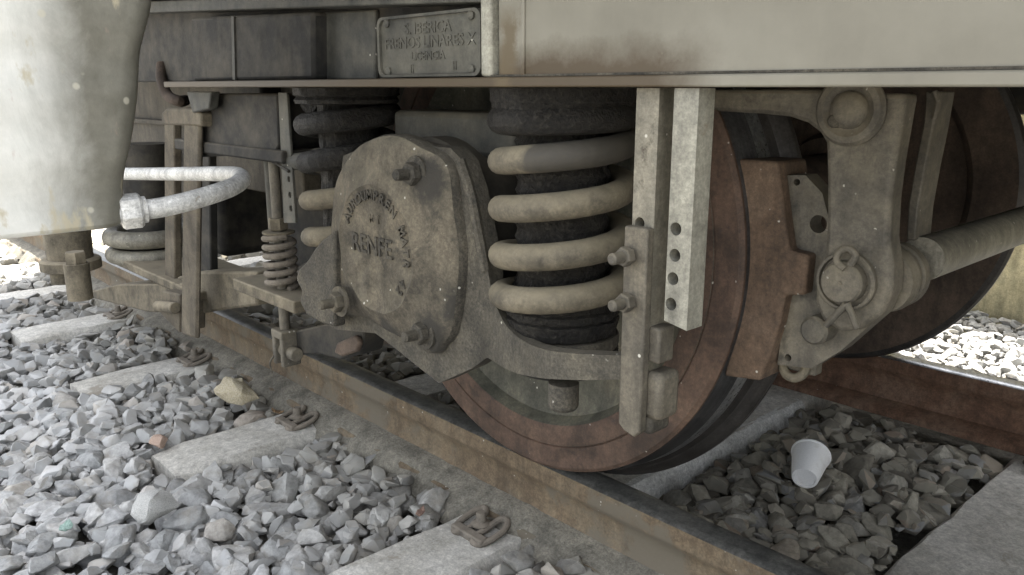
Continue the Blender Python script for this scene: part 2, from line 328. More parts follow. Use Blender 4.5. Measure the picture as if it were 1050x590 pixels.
body = thing('railcar_body', 'grey railcar body with sooty floor above the bogie', 'railcar', (-2, 1.49, .95))
bm_ = M(); bm_.box(-4.0, 9, .42, 2.60, 1.0, 3.4); bm_.build('shell', MAT['body'], body, .05)
bm_ = M(); bm_.box(-3.95, 8.9, .45, 2.57, .955, .998); bm_.build('floor_sheet', MAT['under'], body, .01)
for x in (-3.6, -3.0, -2.45, -1.9, -1.3):
    q = M(); q.box(x, x+.06, .5, 2.5, .90, .952); q.build('floor_bearer', MAT['under'], body, .004)
q = M(); q.tube(smooth_path([(-3.9, .62, .86), (-3, .60, .865), (-2, .61, .86), (-1.2, .62, .865)]), .022, 12); q.build('conduit', MAT['greyd'], body)

# ------------------------------------------------------------------ rails
def rail(name, label, yin, side, mat_side, mat_top):           # yin: gauge face, side: +1 if the outside is towards +Y
    t = thing(name, label, 'rail', (-1, yin, -.14), 'running rails')
    # profile (offset from the gauge face towards the outside, z)
    cyo = .030
    half = [(.030, 0), (.028, -.005), (.0295, -.030), (.026, -.037), (.010, -.050), (.008, -.095), (.016, -.112), (.060, -.125), (.0625, -.140)]
    top = [(-.024, 0.0), (-.012, .0016), (0, .002), (.012, .0016), (.024, 0.0)]
    xs = [-22, -8, -5, -4, -3, -2.5, -2, -1.5, -1, -.5, 0, .5, 2, 9]
    pr = [(-.0275, -.002), (-.0295, -.028), (-.027, -.036), (-.0115, -.050), (-.0085, -.065), (-.0085, -.092), (-.018, -.110), (-.060, -.124), (-.0635, -.1285), (-.0635, -.140),
          (.0635, -.140), (.0635, -.1285), (.060, -.124), (.018, -.110), (.0085, -.092), (.0085, -.065), (.0115, -.050), (.027, -.036), (.0295, -.028), (.0275, -.002)]
    yc = yin+side*.030
    M().loft([[(x, yc+p*side, z) for p, z in pr] for x in xs]).build('rail_body', mat_side, t, 0, 40)
    M().loft([[(x, yc+p*side, z) for p, z in ((-.0275, -.0021), (-.022, .0012), (-.01, .0022), (.01, .0022), (.022, .0012), (.0275, -.0021))] for x in xs]).build('running_surface', mat_top, t, 0, 50)
    return t
rail('rail', 'orange rusted near rail running under the front wheel', 1.02, -1, MAT['railside'], MAT['railtop'])
rail('rail', 'dark brown far rail with shiny top in sunlight', 2.02, 1, MAT['raildark'], MAT['polished'])

# ------------------------------------------------------------------ sleepers
SLX = [-.40, -1.05, -1.745, -2.375, -3.06, -3.66, -4.25, -4.9, -5.55]
SLAB = ['concrete sleeper at the lower right of the inner ballast', 'concrete sleeper directly under the near wheel, its lit edge painted pale',
        'long pale sleeper end left of the near rail in front of the tan stone', 'second sleeper end from the camera, beside the U stirrup',
        'third sleeper end, partly sunk in ballast left of the stirrup', 'fourth sleeper end, just below the flanged guide post', 'fifth sleeper end, at the left edge under the white box',
        'sixth sleeper end, far away below the white box', 'seventh sleeper end, farthest under the white box']
def sleeper(x, lab, k):
    t = M(); n = 26; rings = []
    r = np.random.default_rng(k)
    for i in range(n+1):
        y = .565+(2.475-.565)*i/n; e = min(1, (i+.25)/1.0) if i < 2 else (min(1, (n-i+.25)) if i > n-2 else 1)
        top = -.142+r.normal(0, .0012); hw = .083+r.normal(0, .0016); d = (1-e)*.012
        rings.append([(x-hw-.012, y, -.25), (x-hw-.006+d, y, top-.03), (x-hw+d, y, top-.012+r.normal(0, .003)), (x-hw+.011+d+r.normal(0, .002), y, top-d),
                      (x, y, top-d+.001), (x+hw-.011-d+r.normal(0, .002), y, top-d), (x+hw-d, y, top-.012+r.normal(0, .003)), (x+hw+.006-d, y, top-.03), (x+hw+.012, y, -.25)])
    t.loft(rings)
    return tag(t.build('sleeper', MAT['concrete'], None, 0, 38), lab, 'sleeper', 'concrete sleepers')
for i, x in enumerate(SLX):
    o = sleeper(x, SLAB[i], i)
    if i == 1:  # pale strip paints in the light that catches this sleeper's edge
        MAT['edge_light'] = grime('concrete with painted edge light', [(.55, .55, .52), (.66, .66, .63), (.74, .74, .71)], 14, .9, 0, .6, 90, streak=None)
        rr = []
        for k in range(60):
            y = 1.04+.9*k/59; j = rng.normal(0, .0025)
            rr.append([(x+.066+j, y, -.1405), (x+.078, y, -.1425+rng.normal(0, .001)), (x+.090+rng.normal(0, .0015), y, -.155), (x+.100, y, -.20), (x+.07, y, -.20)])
        M().loft(rr).build('painted_lit_edge', MAT['edge_light'], o, 0, 30)

# ------------------------------------------------------------------ rail clips
CLIPLAB = {(-1.05, 0): 'rusty double loop clip and screw beside the near rail at the picture bottom', (-1.745, 0): 'rusty looped clip at the rail end of the long pale sleeper',
           (-2.375, 0): 'dusty looped clip at the foot of the U stirrup', (-3.06, 0): 'small looped clip by the third sleeper end',
           (-.40, 1): 'reddish clip at the foot of the far rail by the right hand sleeper'}
def clip(x, y, s, lab):
    y += s*.012
    t = thing('rail_clip', lab, 'rail clip', (x, y, -.14), 'rail fastening clips'); WOFF[t.name] = Vector((x, y, -.132)); t.scale = (.86,)*3
    for q in (-1, 1):
        pts = [(x+q*.016, y-s*.034, -.130), (x+q*.017, y+s*.004, -.122), (x+q*.024, y+s*.030, -.112), (x+q*.040, y+s*.036, -.112), (x+q*.052, y+s*.016, -.120),
               (x+q*.052, y-s*.020, -.128), (x+q*.042, y-s*.046, -.134), (x+q*.026, y-s*.050, -.132), (x+q*.022, y-s*.040, -.130)]
        M().tube(smooth_path(pts, 6), .0075, 10).build('spring_loop', MAT['clip'], t)
    M().lathe([(.021, 0), (.022, .004), (.012, .008), (.011, .026), (.009, .030)], (x, y-s*.005, -.120), n=14).build('screw', MAT['clip'], t)
    M().box(x-.05, x+.05, y-.05, y-.026, -.1445, -.122).build('guide_plate', MAT['clip'], t, .004) if s > 0 else M().box(x-.05, x+.05, y+.026, y+.05, -.1445, -.122).build('guide_plate', MAT['clip'], t, .004)
for (x, k), lab in CLIPLAB.items(): clip(x, .885 if k == 0 else 1.955, 1 if k == 0 else -1, lab)

# ------------------------------------------------------------------ ballast
def stone_mesh(k):
    r = np.random.default_rng(100+k); bm = bmesh.new()
    ax = np.array([1.05, r.uniform(.65, .95), r.uniform(.45, .72)])
    for _ in range(r.integers(12, 20)):
        d = r.normal(size=3); d /= np.linalg.norm(d); bm.verts.new(Vector(d*ax*r.uniform(.80, 1.08)))
    h = bmesh.ops.convex_hull(bm, input=bm.verts)
    bmesh.ops.delete(bm, geom=list({g for g in h['geom_interior']+h['geom_unused'] if isinstance(g, bmesh.types.BMVert)}), context='VERTS')
    bmesh.ops.dissolve_limit(bm, angle_limit=math.radians(16), verts=bm.verts, edges=bm.edges)
    bmesh.ops.bevel(bm, geom=list(bm.edges), offset=.05, segments=1, affect='EDGES', profile=.6, clamp_overlap=True)
    bmesh.ops.triangulate(bm, faces=bm.faces); bmesh.ops.remove_doubles(bm, verts=bm.verts, dist=.004)
    long = [e for e in bm.edges if e.calc_length() > .35]
    bmesh.ops.subdivide_edges(bm, edges=long, cuts=1); bmesh.ops.triangulate(bm, faces=bm.faces)
    for v in bm.verts:
        q = v.co*2.6+Vector((k*9.1, 0, 0)); v.co += v.co.normalized()*(.10*mnoise.noise(q)+.06*mnoise.noise(q*2.7))+Vector(r.normal(0, .010, 3))
    bmesh.ops.recalc_face_normals(bm, faces=bm.faces)
    me = bpy.data.meshes.new('stone'); bm.to_mesh(me); bm.free()
    me.polygons.foreach_set('use_smooth', [True]*len(me.polygons)); me.set_sharp_from_angle(angle=math.radians(38)); me.materials.append(MAT['stone']); return me
SM = [stone_mesh(k) for k in range(18)]
def blocked(x, y, r):
    for sx in SLX:
        if -.083-r*.55 < x-sx < .083+r*(1.15 if y > 1 else .55) and .56-r*.5 < y < 2.48+r*.5: return True
    for yc in (.99, 2.05):
        if abs(y-yc) < (.058 if y < .99 else .075)+r*.6: return True
    return False
spots = []
def scatter(x0, x1, y0, y1, step, rmin, rmax, zf, layers):
    for L in range(layers):
        x = x0
        while x < x1:
            y = y0
            while y < y1:
                px, py = x+rng.uniform(-.5, .5)*step, y+rng.uniform(-.5, .5)*step
                r = rng.uniform(rmin, rmax)*(1.35 if rng.random() < .12 else 1)
                if not blocked(px, py, r if L > 0 else r*.8):
                    spots.append((px, py, zf(px, py)-L*.016-r*.32+rng.uniform(-.008, .008), r))
                y += step
            x += step
def zin(x, y):
    e = x+.967; return -.130+.010*math.sin(x*5+y*7)-(.045*(1-e/.15) if 0 < e < .15 else 0)
def zout(x, y):
    d = max(0, .62-y); return -.143-.03*min(1, d*1.6)+.012*math.sin(x*4.1+y*6.3)+(.010 if y > .84 else 0)
scatter(-4.2, -.55, -.15, .955, .046, .022, .043, zout, 2)
scatter(-4.2, -.55, -.15, .86, .030, .009, .016, lambda x, y: zout(x, y)-.018, 1)
scatter(-8, -4.2, -.6, .94, .10, .045, .07, zout, 1)
scatter(-2.6, .15, 1.06, 1.99, .047, .023, .041, zin, 2)
scatter(-1.6, .15, 1.06, 1.99, .032, .009, .016, lambda x, y: zin(x, y)-.015, 1)
scatter(-6, -2.6, 1.06, 1.99, .09, .04, .06, zin, 1)
scatter(-2.2, .2, 2.12, 2.98, .036, .016, .030, lambda x, y: -.08, 2)
scatter(-6, -2.2, 2.12, 2.98, .10, .04, .06, lambda x, y: -.12, 1)
# named odd stones first, and keep the others clear of them
def big_stone(name, mat, label, u, v, z, r, k, rot, sc=(1, 1, 1)):
    p = PZ(u, v, z); me = SM[k].copy(); me.materials.clear(); me.materials.append(MAT[mat])
    o = bpy.data.objects.new(name, me); COL.objects.link(o); o.location = p; o.scale = [r*s for s in sc]; o.rotation_euler = rot
    tag(o, label, 'stone'); WOFF[o.name] = Vector(); ODD.append((p.x, p.y, r*.62)); return o
ODD = []
big_stone('stone', 'tan', 'large tan stone lying above the long pale sleeper end', 241, 402, -.10, .060, 11, (.1, .1, .5), (1.15, .9, 1.3))
big_stone('stone', 'pale', 'pale whitish stone left of centre at the picture bottom', 158, 520, -.12, .048, 5, (.3, .2, .9))
big_stone('stone', 'pink', 'small pinkish pebble left of the long pale sleeper', 163, 452, -.125, .026, 7, (0, .2, .3))
cupP = PZ(826, 486, -.105)
keep = []
for s in spots:
    if any((s[0]-a)**2+(s[1]-b)**2 < (c+s[3]*.4)**2 for a, b, c in ODD): continue
    keep.append(s)
def vis(s):
    u, v, d = proj((s[0], s[1], s[2])); 
    return -1 if d < .05 or not (-15 < u < 1065 and 60 < v < 605) else s[3]/d
def hidden(s):                                         # behind the vehicle as the photograph shows it
    u, v, d = proj(s[:3])
    if s[1] > 1.03 and u < 620: return True
    return s[1] > 1.03 and s[0] < -1.15 and v < 400
order = sorted(keep, key=lambda s: -(vis(s)*(0.01 if hidden(s) else 1)))
rot = lambda: (rng.normal(0, .33), rng.normal(0, .33), rng.uniform(0, 6.28))
MAT['bed'] = grime('dark ballast fines', [(.09, .085, .07), (.15, .14, .115), (.20, .185, .155)], 16, .95, 0, 1.0, 40, None, bdist=.02)
bal = struct(M().add([(-8, -.6, -.195), (1.2, -.6, -.195), (1.2, 2.98, -.195), (-8, 2.98, -.195)], [(0, 1, 2, 3)]).build('ballast', MAT['bed']))
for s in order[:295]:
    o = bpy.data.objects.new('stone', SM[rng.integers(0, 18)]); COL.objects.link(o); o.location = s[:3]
    o.scale = (s[3],)*3; o.rotation_euler = rot(); o.parent = bal
V = []; F = []; nv = 0
arr = []
for me in SM:
    a = np.empty(len(me.vertices)*3); me.vertices.foreach_get('co', a); arr.append((a.reshape(-1, 3), [tuple(p.vertices) for p in me.polygons]))
from mathutils import Euler
for s in order[295:]:
    a, fs = arr[rng.integers(0, 18)]; R_ = np.array(Euler(rot()).to_matrix())
    V.append((a*s[3])@R_.T+np.array(s[:3])); F += [tuple(i+nv for i in q) for q in fs]; nv += len(a)
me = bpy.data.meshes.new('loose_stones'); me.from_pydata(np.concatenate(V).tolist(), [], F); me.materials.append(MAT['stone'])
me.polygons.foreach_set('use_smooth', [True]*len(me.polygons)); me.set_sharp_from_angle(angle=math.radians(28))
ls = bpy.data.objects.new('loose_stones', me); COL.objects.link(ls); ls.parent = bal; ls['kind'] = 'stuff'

rgs = []
for x in np.arange(-5, .2, .035):
    j = .010*math.sin(x*23)+.008*math.sin(x*51+1)+rng.normal(0, .003)
    rgs.append([(x, .895+j, -.165), (x, .916+j, -.136+rng.normal(0, .002)), (x, .932, -.121+rng.normal(0, .0015)), (x, .945, -.1135+rng.normal(0, .0012)), (x, .963, -.1065+rng.normal(0, .001)), (x, .984, -.101)])
db = M().loft(rgs, False, False).build('dust_bank', MAT['dustbank'], bal, 0, 70)
# ------------------------------------------------------------------ wheelset
AX, AZ = -.983, .424
ws = thing('wheelset', 'rusty spoked-free wheelset: near wheel on the orange rail, far wheel behind the brake', 'wheelset', (AX, 1.52, AZ))
ws['label'] = 'rusty railway wheels on one axle behind the coil spring'
def wheel(ym, s, tmat='tread'):                                      # ym: outer face, s: direction from the outer face to the flange
    def lat(prof, name, mat, parent, sm=25):
        return M().lathe([(r, (ym+s*d)) for r, d in prof], (AX, 0, AZ), (0, 1, 0), 128, False).build(name, mat, parent, 0, sm)
    wh = lat([(.372, .0035), (.3705, .0045), (.369, .0005), (.340, 0), (.334, .003), (.322, .022), (.310, .027), (.285, .028), (.2, .036), (.135, .04), (.125, .02), (.12, -.005), (.05, -.005)][::-1]
             , 'wheel', MAT['disc'], ws)
    rim = lat([(.334, .0025), (.340, 0), (.3685, 0), (.3705, .003), (.3725, 0), (.408, 0), (.4145, .005), (.415, .009)], 'rim', MAT['rust'], wh)
    tr = lat([(.415, .009), (.4185, .03), (.4235, .048)], 'tread', MAT[tmat], wh)
    rb_ = lat([(.4235, .048), (.4265, .074)], 'running_band', MAT['polished' if tmat == 'tread' else tmat], wh)
    fl = lat([(.4265, .074), (.433, .086), (.444, .094), (.450, .102), (.4505, .110), (.446, .118), (.435, .122)], 'wheel_flange', MAT['treaddark'], wh)
    bk = lat([(.435, .122), (.41, .1225), (.345, .122), (.335, .115), (.325, .098), (.24, .090), (.13, .085), (.115, .125), (.075, .125)], 'back_face', MAT['rust2'], wh)
wheel(.94, 1); wheel(2.10, -1, 'rust2')
M().lathe([(.07, .93), (.07, 1.0), (.078, 1.06), (.074, 1.12), (.074, 1.92), (.078, 1.98), (.07, 2.1)], (AX, 0, AZ), (0, 1, 0), 32).build('axle', MAT['rust2'], ws)
M().lathe([(.10, 1.25), (.20, 1.26), (.21, 1.28), (.21, 1.40), (.20, 1.42), (.10, 1.43)], (AX, 0, AZ), (0, 1, 0), 40).build('gear_case', MAT['dark'], ws)

# ------------------------------------------------------------------ bogie frame
fr = thing('bogie_frame', 'grey painted bogie frame spanning above the springs', 'bogie frame', (-1, .75, .66))
YF = .648
xl, xc, xr = PY(168, 90, YF).x, PY(500, 60, YF).x, .6
M().box(xl, xr, YF, .90, .6605, .672).build('bottom_flange', MAT['panel'], fr, .002)
# right hand tall box: web with a rounded corner at its left end
pp = []
for a in np.linspace(PI, 1.5*PI, 7): pp.append((xc+.018+.014*math.cos(a), YF+.022+.016*math.sin(a)))
base = [(xc+.004, .9)]+pp+[(xr, YF+.006), (xr, .9)]
M().loft([[(x, y, z) for x, y in base] for z in (.6725, .70, .75, .80, .95)]).build('tall_web', MAT['panel'], fr, 0, 25)
for uu in (533,):
    x = PY(uu, 40, YF).x; M().box(x-.003, x+.003, YF+.0035, YF+.0075, .6735, .94).build('weld_seam', MAT['panel'], fr, .0015)
M().box(xc+.001, xr, YF+.004, YF+.012, .6722, .6745).build('weld_bead', MAT['wing'], fr)
# left hand low box
zt = PY(330, 12, YF).z
xw = PY(320, 50, .70).x
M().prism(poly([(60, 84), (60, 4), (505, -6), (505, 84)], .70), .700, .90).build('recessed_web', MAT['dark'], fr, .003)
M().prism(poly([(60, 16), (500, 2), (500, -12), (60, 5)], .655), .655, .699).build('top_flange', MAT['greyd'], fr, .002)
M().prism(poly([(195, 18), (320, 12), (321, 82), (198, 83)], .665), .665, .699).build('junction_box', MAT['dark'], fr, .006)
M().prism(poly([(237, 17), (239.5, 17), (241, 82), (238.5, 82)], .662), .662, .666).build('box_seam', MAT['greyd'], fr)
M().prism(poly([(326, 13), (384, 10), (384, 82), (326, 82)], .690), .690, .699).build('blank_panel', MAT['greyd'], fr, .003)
M().box(PY(494, 40, .655).x, PY(506, 40, .655).x-.002, .652, .699, .6722, .93).build('end_strip', MAT['grey'], fr, .004)
# under-flange bracket at the left
bo = poly([(200, 96), (284, 96), (286, 150), (282, 158), (188, 162), (184, 150)], .72)
M().prism(bo, .72, .82).build('under_bracket', MAT['dark'], fr, .005)
M().box(PY(180, 150, .715).x, PY(290, 150, .715).x, .712, .82, PY(230, 160, .715).z, PY(230, 148, .715).z).build('bracket_lip', MAT['dark'], fr, .004)
M().prism(poly([(191, 94), (216, 94), (214, 112), (197, 116)], .69), .69, .71).build('gusset', MAT['greyd'], fr, .003)
# inner and far members, and added blocking pieces
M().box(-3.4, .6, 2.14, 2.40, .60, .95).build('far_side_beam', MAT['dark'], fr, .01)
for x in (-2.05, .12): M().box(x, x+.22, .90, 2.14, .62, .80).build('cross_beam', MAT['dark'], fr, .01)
M().box(-3.2, -2.74, 1.16, 1.5, .08, .84).build('added_gap_cover', MAT['dark'], fr, .03)  # added dark block that covers a bright gap beside the stirrup
M().box(-2.35, -1.42, 1.16, 1.88, .12, .84).build('added_light_block', MAT['dark'], fr, .03)  # added dark block, keeps bright background out from behind the axle box
# name plate with raised rim and worn lettering
def plate_pts(u0, u1, y, z0, z1, r=.012):
    x0, x1 = PY(u0, 40, y).x, PY(u1, 40, y).x; out = []
    for cx_, cz_, a in ((x1-r, z1-r, 0), (x0+r, z1-r, 90), (x0+r, z0+r, 180), (x1-r, z0+r, 270)):
        out += circ((cx_, cz_), r, 6, math.radians(a), math.radians(a+90))+[(cx_+r*math.cos(math.radians(a+90)), cz_+r*math.sin(math.radians(a+90)))]
    return out
YP = .664
npz0, npz1 = PY(440, 79, YP).z, PY(440, 13, YP).z
outer = plate_pts(388, 494, YP, npz0, npz1); inner = [(sum(p[0] for p in outer)/len(outer)+(x-sum(p[0] for p in outer)/len(outer))*.955, (npz0+npz1)/2+(z-(npz0+npz1)/2)*.90) for x, z in outer]
pl = M().prism(outer, YP+.002, .6995).build('name_plate', MAT['greyd'], fr, .002, label='cast rectangular builder plate with worn raised lettering')
M().prism(outer, YP-.0025, YP+.0018, [inner]).build('plate_rim', MAT['greyd'], pl, .001)
def text(s, size, name, mat, parent, fn, ext=.0015, sx=1.0):
    cu = bpy.data.curves.new(name, 'FONT'); cu.body = s; cu.size = size; cu.align_x = 'CENTER'; cu.align_y = 'CENTER'; cu.extrude = ext; cu.resolution_u = 3; cu.offset = size*.012
    to = bpy.data.objects.new(name, cu); me = bpy.data.meshes.new_from_object(to); bpy.data.objects.remove(to)
    off = WOFF[parent.name]
    for v in me.vertices: v.co = fn(v.co.x*sx, v.co.y, v.co.z)-off
    me.materials.append(mat); o = bpy.data.objects.new(name, me); COL.objects.link(o); o.parent = parent; WOFF[o.name] = off; return o
pcx = sum(p[0] for p in outer)/len(outer); ph = npz1-npz0
for s, dz, size, dx in (('S. IBERICA', .27, .20, 0), ('FRENOS LINARES X', .05, .20, 0), ('LICENCIA', -.17, .15, 0), ('II', -.37, .15, -.035), ('II', -.34, .15, .055)):
    text(s, size*ph*1.25, 'lettering', MAT['greyd'], pl, lambda x, y, z, dz=dz, dx=dx: Vector((pcx+dx+x, YP+.0014-z, (npz0+npz1)/2+dz*ph+y)), .0008, 1.12)
for (a, b_) in ((.43, .40), (-.43, .40), (.43, -.40), (-.43, -.40)):
    x = pcx+a*(outer[0][0]-outer[7][0]); z = (npz0+npz1)/2+b_*ph
    M().lathe([(.006, 0), (.006, .003), (.003, .005)], (x, YP+.002, z), (0, -1, 0), 10).build('rivet', MAT['greyd'], pl)

# ------------------------------------------------------------------ axle box
ab = thing('axle_box', 'cast axle box with round lettered cover between two coil springs', 'axle box', (AX, .74, .42))
YC = .687
cover_px = [(341, 262), (339, 235), (341, 205), (346, 180), (354, 163), (368, 148), (386, 139), (405, 137), (420, 142), (432, 152), (446, 155), (457, 161), (462, 175), (464, 200), (468, 230), (471, 260), (471, 290),
            (468, 315), (464, 335), (462, 350), (450, 357), (434, 358), (420, 352), (405, 345), (388, 335), (372, 325), (355, 324), (338, 320), (334, 308), (340, 297), (344, 287)]
cp = poly(cover_px, YC)
# resample smooth
def resample(p, n):
    q = smooth_path([(x, 0, z) for x, z in p+[p[0]]], 6); L = [0]
    for a, b in zip(q, q[1:]): L.append(L[-1]+(b-a).length)
    out = []
    for k in range(n):
        s = L[-1]*k/n; i = max(j for j in range(len(L)) if L[j] <= s+1e-12); i = min(i, len(q)-2); f = (s-L[i])/max(1e-9, L[i+1]-L[i]); out.append(q[i].lerp(q[i+1], f))
    return [(v.x, v.z) for v in out]
cp = resample(cp, 96)
for _ in range(5): cp = [((cp[i-1][0]+2*cp[i][0]+cp[(i+1) % 96][0])/4, (cp[i-1][1]+2*cp[i][1]+cp[(i+1) % 96][1])/4) for i in range(96)]
xm = sum(p[0] for p in cp)/96; zm = sum(p[1] for p in cp)/96; cc = (xm, zm)
RD = .098
def ring(k, y, circmix=0.0, rr=RD):
    out = []
    for x, z in cp:
        dx, dz = x-cc[0], z-cc[1]; a = math.atan2(dz, dx); d = math.hypot(dx, dz)*k
        d = d*(1-circmix)+rr*circmix
        jit = 1+.003*math.sin(a*7+y*90)+.002*math.sin(a*13)
        out.append((cc[0]+d*math.cos(a)*jit, y+.0012*math.sin(a*9+k*20), cc[1]+d*math.sin(a)*jit))
    return out
rings = [ring(1.0, .712), ring(1.0, YC+.008), ring(.985, YC+.001), ring(.965, YC-.0025), ring(.93, YC-.006), ring(.88, YC-.009, .15, .118), ring(.84, YC-.0115, .4, .114), ring(.8, YC-.0145, .8, .108), ring(.8, YC-.020, 1, .101), ring(.8, YC-.0215, 1, .097), ring(.8, YC-.0195, 1, .092), ring(.8, YC-.0205, 1, .06), ring(.8, YC-.021, 1, .02)]
M().loft(rings[:3], False).build('cover_skirt', MAT['wing'], ab, 0, 40)
cv = M().loft(rings[2:]).build('cover', MAT['cast'], ab, 0, 40, 'round muddy end cover with raised lettering and four bolt lugs')
YT = YC-.0205
text('RENFE', .040, 'lettering', MAT['wing'], cv, lambda x, y, z: Vector((cc[0]-.006+x, YT-z, cc[1]+.004+y)), .0026, .95)
text('M 1', .018, 'lettering', MAT['cast'], cv, lambda x, y, z: Vector((cc[0]+.004+x, YT-z, cc[1]+.046+y)), .0018)
rtxt = 'AUROUMPREN MATR 42'
for i, ch in enumerate(rtxt):
    if ch == ' ': continue
    a = math.radians(150-i*11.2); ca, sa = math.cos(a-PI/2), math.sin(a-PI/2)
    text(ch, .021, 'lettering', MAT['wing'], cv, lambda x, y, z, a=a, ca=ca, sa=sa: Vector((cc[0]+.081*math.cos(a)+x*ca-y*sa, YT-z, cc[1]+.081*math.sin(a)+x*sa+y*ca)), .0024)
def bolt(parent, u, v, y, R=.017, L=.018, name='bolt', mat='cast', stud=.008, washer=True):
    p = PY(u, v, y); b = M()
    if washer: b.lathe([(R*1.5, 0), (R*1.5, .004)], p, (0, -1, 0), 20)
    b.hexa(p+Vector((0, -.0035, 0)), (0, -1, 0), R, L*.6)
    b.lathe([(stud, 0), (stud, L*.9), (stud*.7, L)], p+Vector((0, -.004-L*.45, 0)), (0, -1, 0), 14)
    return b.build(name, MAT[mat], parent, 0, 30)
for u_, v_ in ((431, 178), (439, 341)):
    M().lathe([(.034, .012), (.031, -.002), (.027, -.0045), (.001, -.005)], PY(u_, v_, YC), (0, -1, 0) if False else (0, 1, 0), 28).build('lug', MAT['cast'], cv, 0, 50)
bolt(ab, 428, 178, YC-.006, .0165, .024, mat='wing'); bolt(ab, 436, 341, YC-.006, .0165, .024, mat='wing'); bolt(ab, 350, 309, YC-.03, .0165, .024, mat='cast')
# wing plate behind the cover, sweeping down to the right-hand spring pan
wp = poly([(352, 160), (400, 140), (440, 150), (462, 152), (474, 165), (484, 195), (492, 235), (498, 268), (500, 279), (500, 366.5), (484, 378), (450, 393), (432, 379), (405, 357), (385, 342), (345, 338), (330, 330), (330, 245), (343, 230)], .702)
M().prism(wp, .702, .730).build('wing_plate', MAT['yoke'], ab, 0)
st_ = [(494, 248, 370, .7013), (499, 272, 367, .7013), (505, 302, 370, .6995), (511, 319, 374, .6955), (519, 334, 378.5, .689), (530, 345, 383, .682), (543, 353, 386, .675), (560, 359, 388.5, .668), (580, 362, 389.5, .6635), (600, 363.5, 390, .662), (642, 365, 389, .667)]
tp = smooth_path([PY(u, vt, y) for u, vt, vb, y in st_], 5); bt_ = smooth_path([PY(u, vb, y) for u, vt, vb, y in st_], 5); rg = []
for A_, B_ in zip(tp, bt_):
    n_ = Vector((-.25, 1, 0)).normalized()*.018; rg.append([A_, B_, B_+n_, A_+n_])
M().loft(rg).build('pan_wall', MAT['yoke'], ab, 0, 50)
fin = poly([(343, 236), (330, 246), (322, 256), (316, 266), (306, 276), (303, 286), (309, 298), (307, 310), (314, 323), (330, 332), (343, 336)], .662)
M().prism(fin, .662, .684).build('fin', MAT['wing'], ab, .004)
# raised rib along the curved edge
rb = smooth_path([(PY(u, v, .700).x, .703, PY(u, v, .700).z) for u, v in [(470, 165), (481, 200), (489, 240), (496, 278)]], 6)
M().tube(rb, .008, 8).build('rib', MAT['wing'], ab)
# box body around the bearing
M().lathe([(.14, .731), (.15, .74), (.15, .86), (.15, .90), (.11, .925)], (AX, 0, .44), (0, 1, 0), 40).build('housing', MAT['dark'], ab, 0, 30)
M().box(AX-.14, AX+.15, .775, .87, .56, .625).build('housing_cap', MAT['greyd'], ab, .01)
M().lathe([(.07, .325), (.098, .327), (.098, .352), (.09, .353)], (-1.235, .761, 0), n=48).build('spring_pan', MAT['wing'], ab, 0, 30)
SPX, SPY = -.731, .766
zp0, zp1 = PY(572, 389, .66).z, PY(572, 363, .66).z
M().lathe([(.070, zp0-.001), (.076, zp0+.001), (.0775, zp0+.006), (.0775, zp1-.016), (.076, zp1-.013), (.0, zp1-.012)], (SPX, SPY, 0), n=56, caps=True).build('spring_pan', MAT['wing'], ab, 0, 30)
M().box(SPX-.16, SPX-.06, .7305, .80, zp0+.003, zp1-.002).build('pan_arm', MAT['wing'], ab, .008)
M().lathe([(.07, zp0-.030), (.076, zp0-.024), (.076, zp0-.003)], (SPX+.002, SPY, 0), n=40).build('pan_boss', MAT['dark'], ab, 0, 30)
pb = PY(578, 392, .69); M().lathe([(.016, -.034), (.019, -.030), (.019, 0)], (pb.x, pb.y, pb.z), n=16).build('pan_bolt', MAT['wing'], ab, 0, 30)
# pin stub left of the cover
p0 = PY(296, 166, .735); p1 = PY(328, 165, .735); M().cyl(p0, p1, .016, 20).build('pin', MAT['greyd'], ab)
M().cyl(PY(325, 165, .735), PY(345, 165, .735), .022, 20, ch=.003).build('pin_collar', MAT['cast'], ab)

# ------------------------------------------------------------------ coil springs
def coil_path(zs, cx_, cy_, R, a_start, n=26):
    """zs: z at successive left-hand silhouettes from bottom to top"""
    out = []
    for i in range(len(zs)-1):
        for k in range(n):
            a = a_start+2*PI*(i+k/n); out.append((cx_+R*math.cos(a), cy_+R*math.sin(a), zs[i]+(zs[i+1]-zs[i])*k/n))
    return out
AL = math.radians(225)
def tangz(v): return PY(514, v, SPY-.052).z
zc = [tangz(v) for v in (334, 300, 260, 213, 165, 123, 112)]
sp = thing('coil_spring', 'thick coil spring with tan coils right of the axle box', 'spring', (SPX, SPY, .3), 'primary suspension springs')
P_ = coil_path(zc, SPX, SPY, .0805, AL)
zsplit = tangz(150)
i0 = next(i for i, p in enumerate(P_) if p[2] > tangz(166)+.026)
ibot = 16
M().tube(P_[ibot:i0+1], .0172, 16).build('coil', MAT['coil'], sp, 0, 60)
M().tube(P_[i0:], .0178, 16).build('coil', MAT['grease'], sp, 0, 60, 'top turn of the spring black with grease')
def lumpy(c, prof, n=96, amp=.0014, seed=0):
    r = np.random.default_rng(seed); ph_ = r.uniform(0, 6.28, 6); ringz = []
    for rad, z in prof:
        ringz.append([(c[0]+(rad+amp*sum(math.sin(a*f+ph_[j]+z*60*j) for j, f in enumerate((3, 7, 11, 17, 23, 31)))*.5)*math.cos(a), c[1]+(rad+amp*sum(math.sin(a*f+ph_[j]+z*60*j) for j, f in enumerate((3, 7, 11, 17, 23, 31)))*.5)*math.sin(a), z) for a in np.linspace(0, 2*PI, n, endpoint=False)])
    return M().loft(ringz)
zt0 = .66
ztop = PY(572, 95, .69).z
cz = [(.0590+.0022*math.sin(k*1.9), zp1+.03+(.655-zp1-.03)*k/44) for k in range(45)]
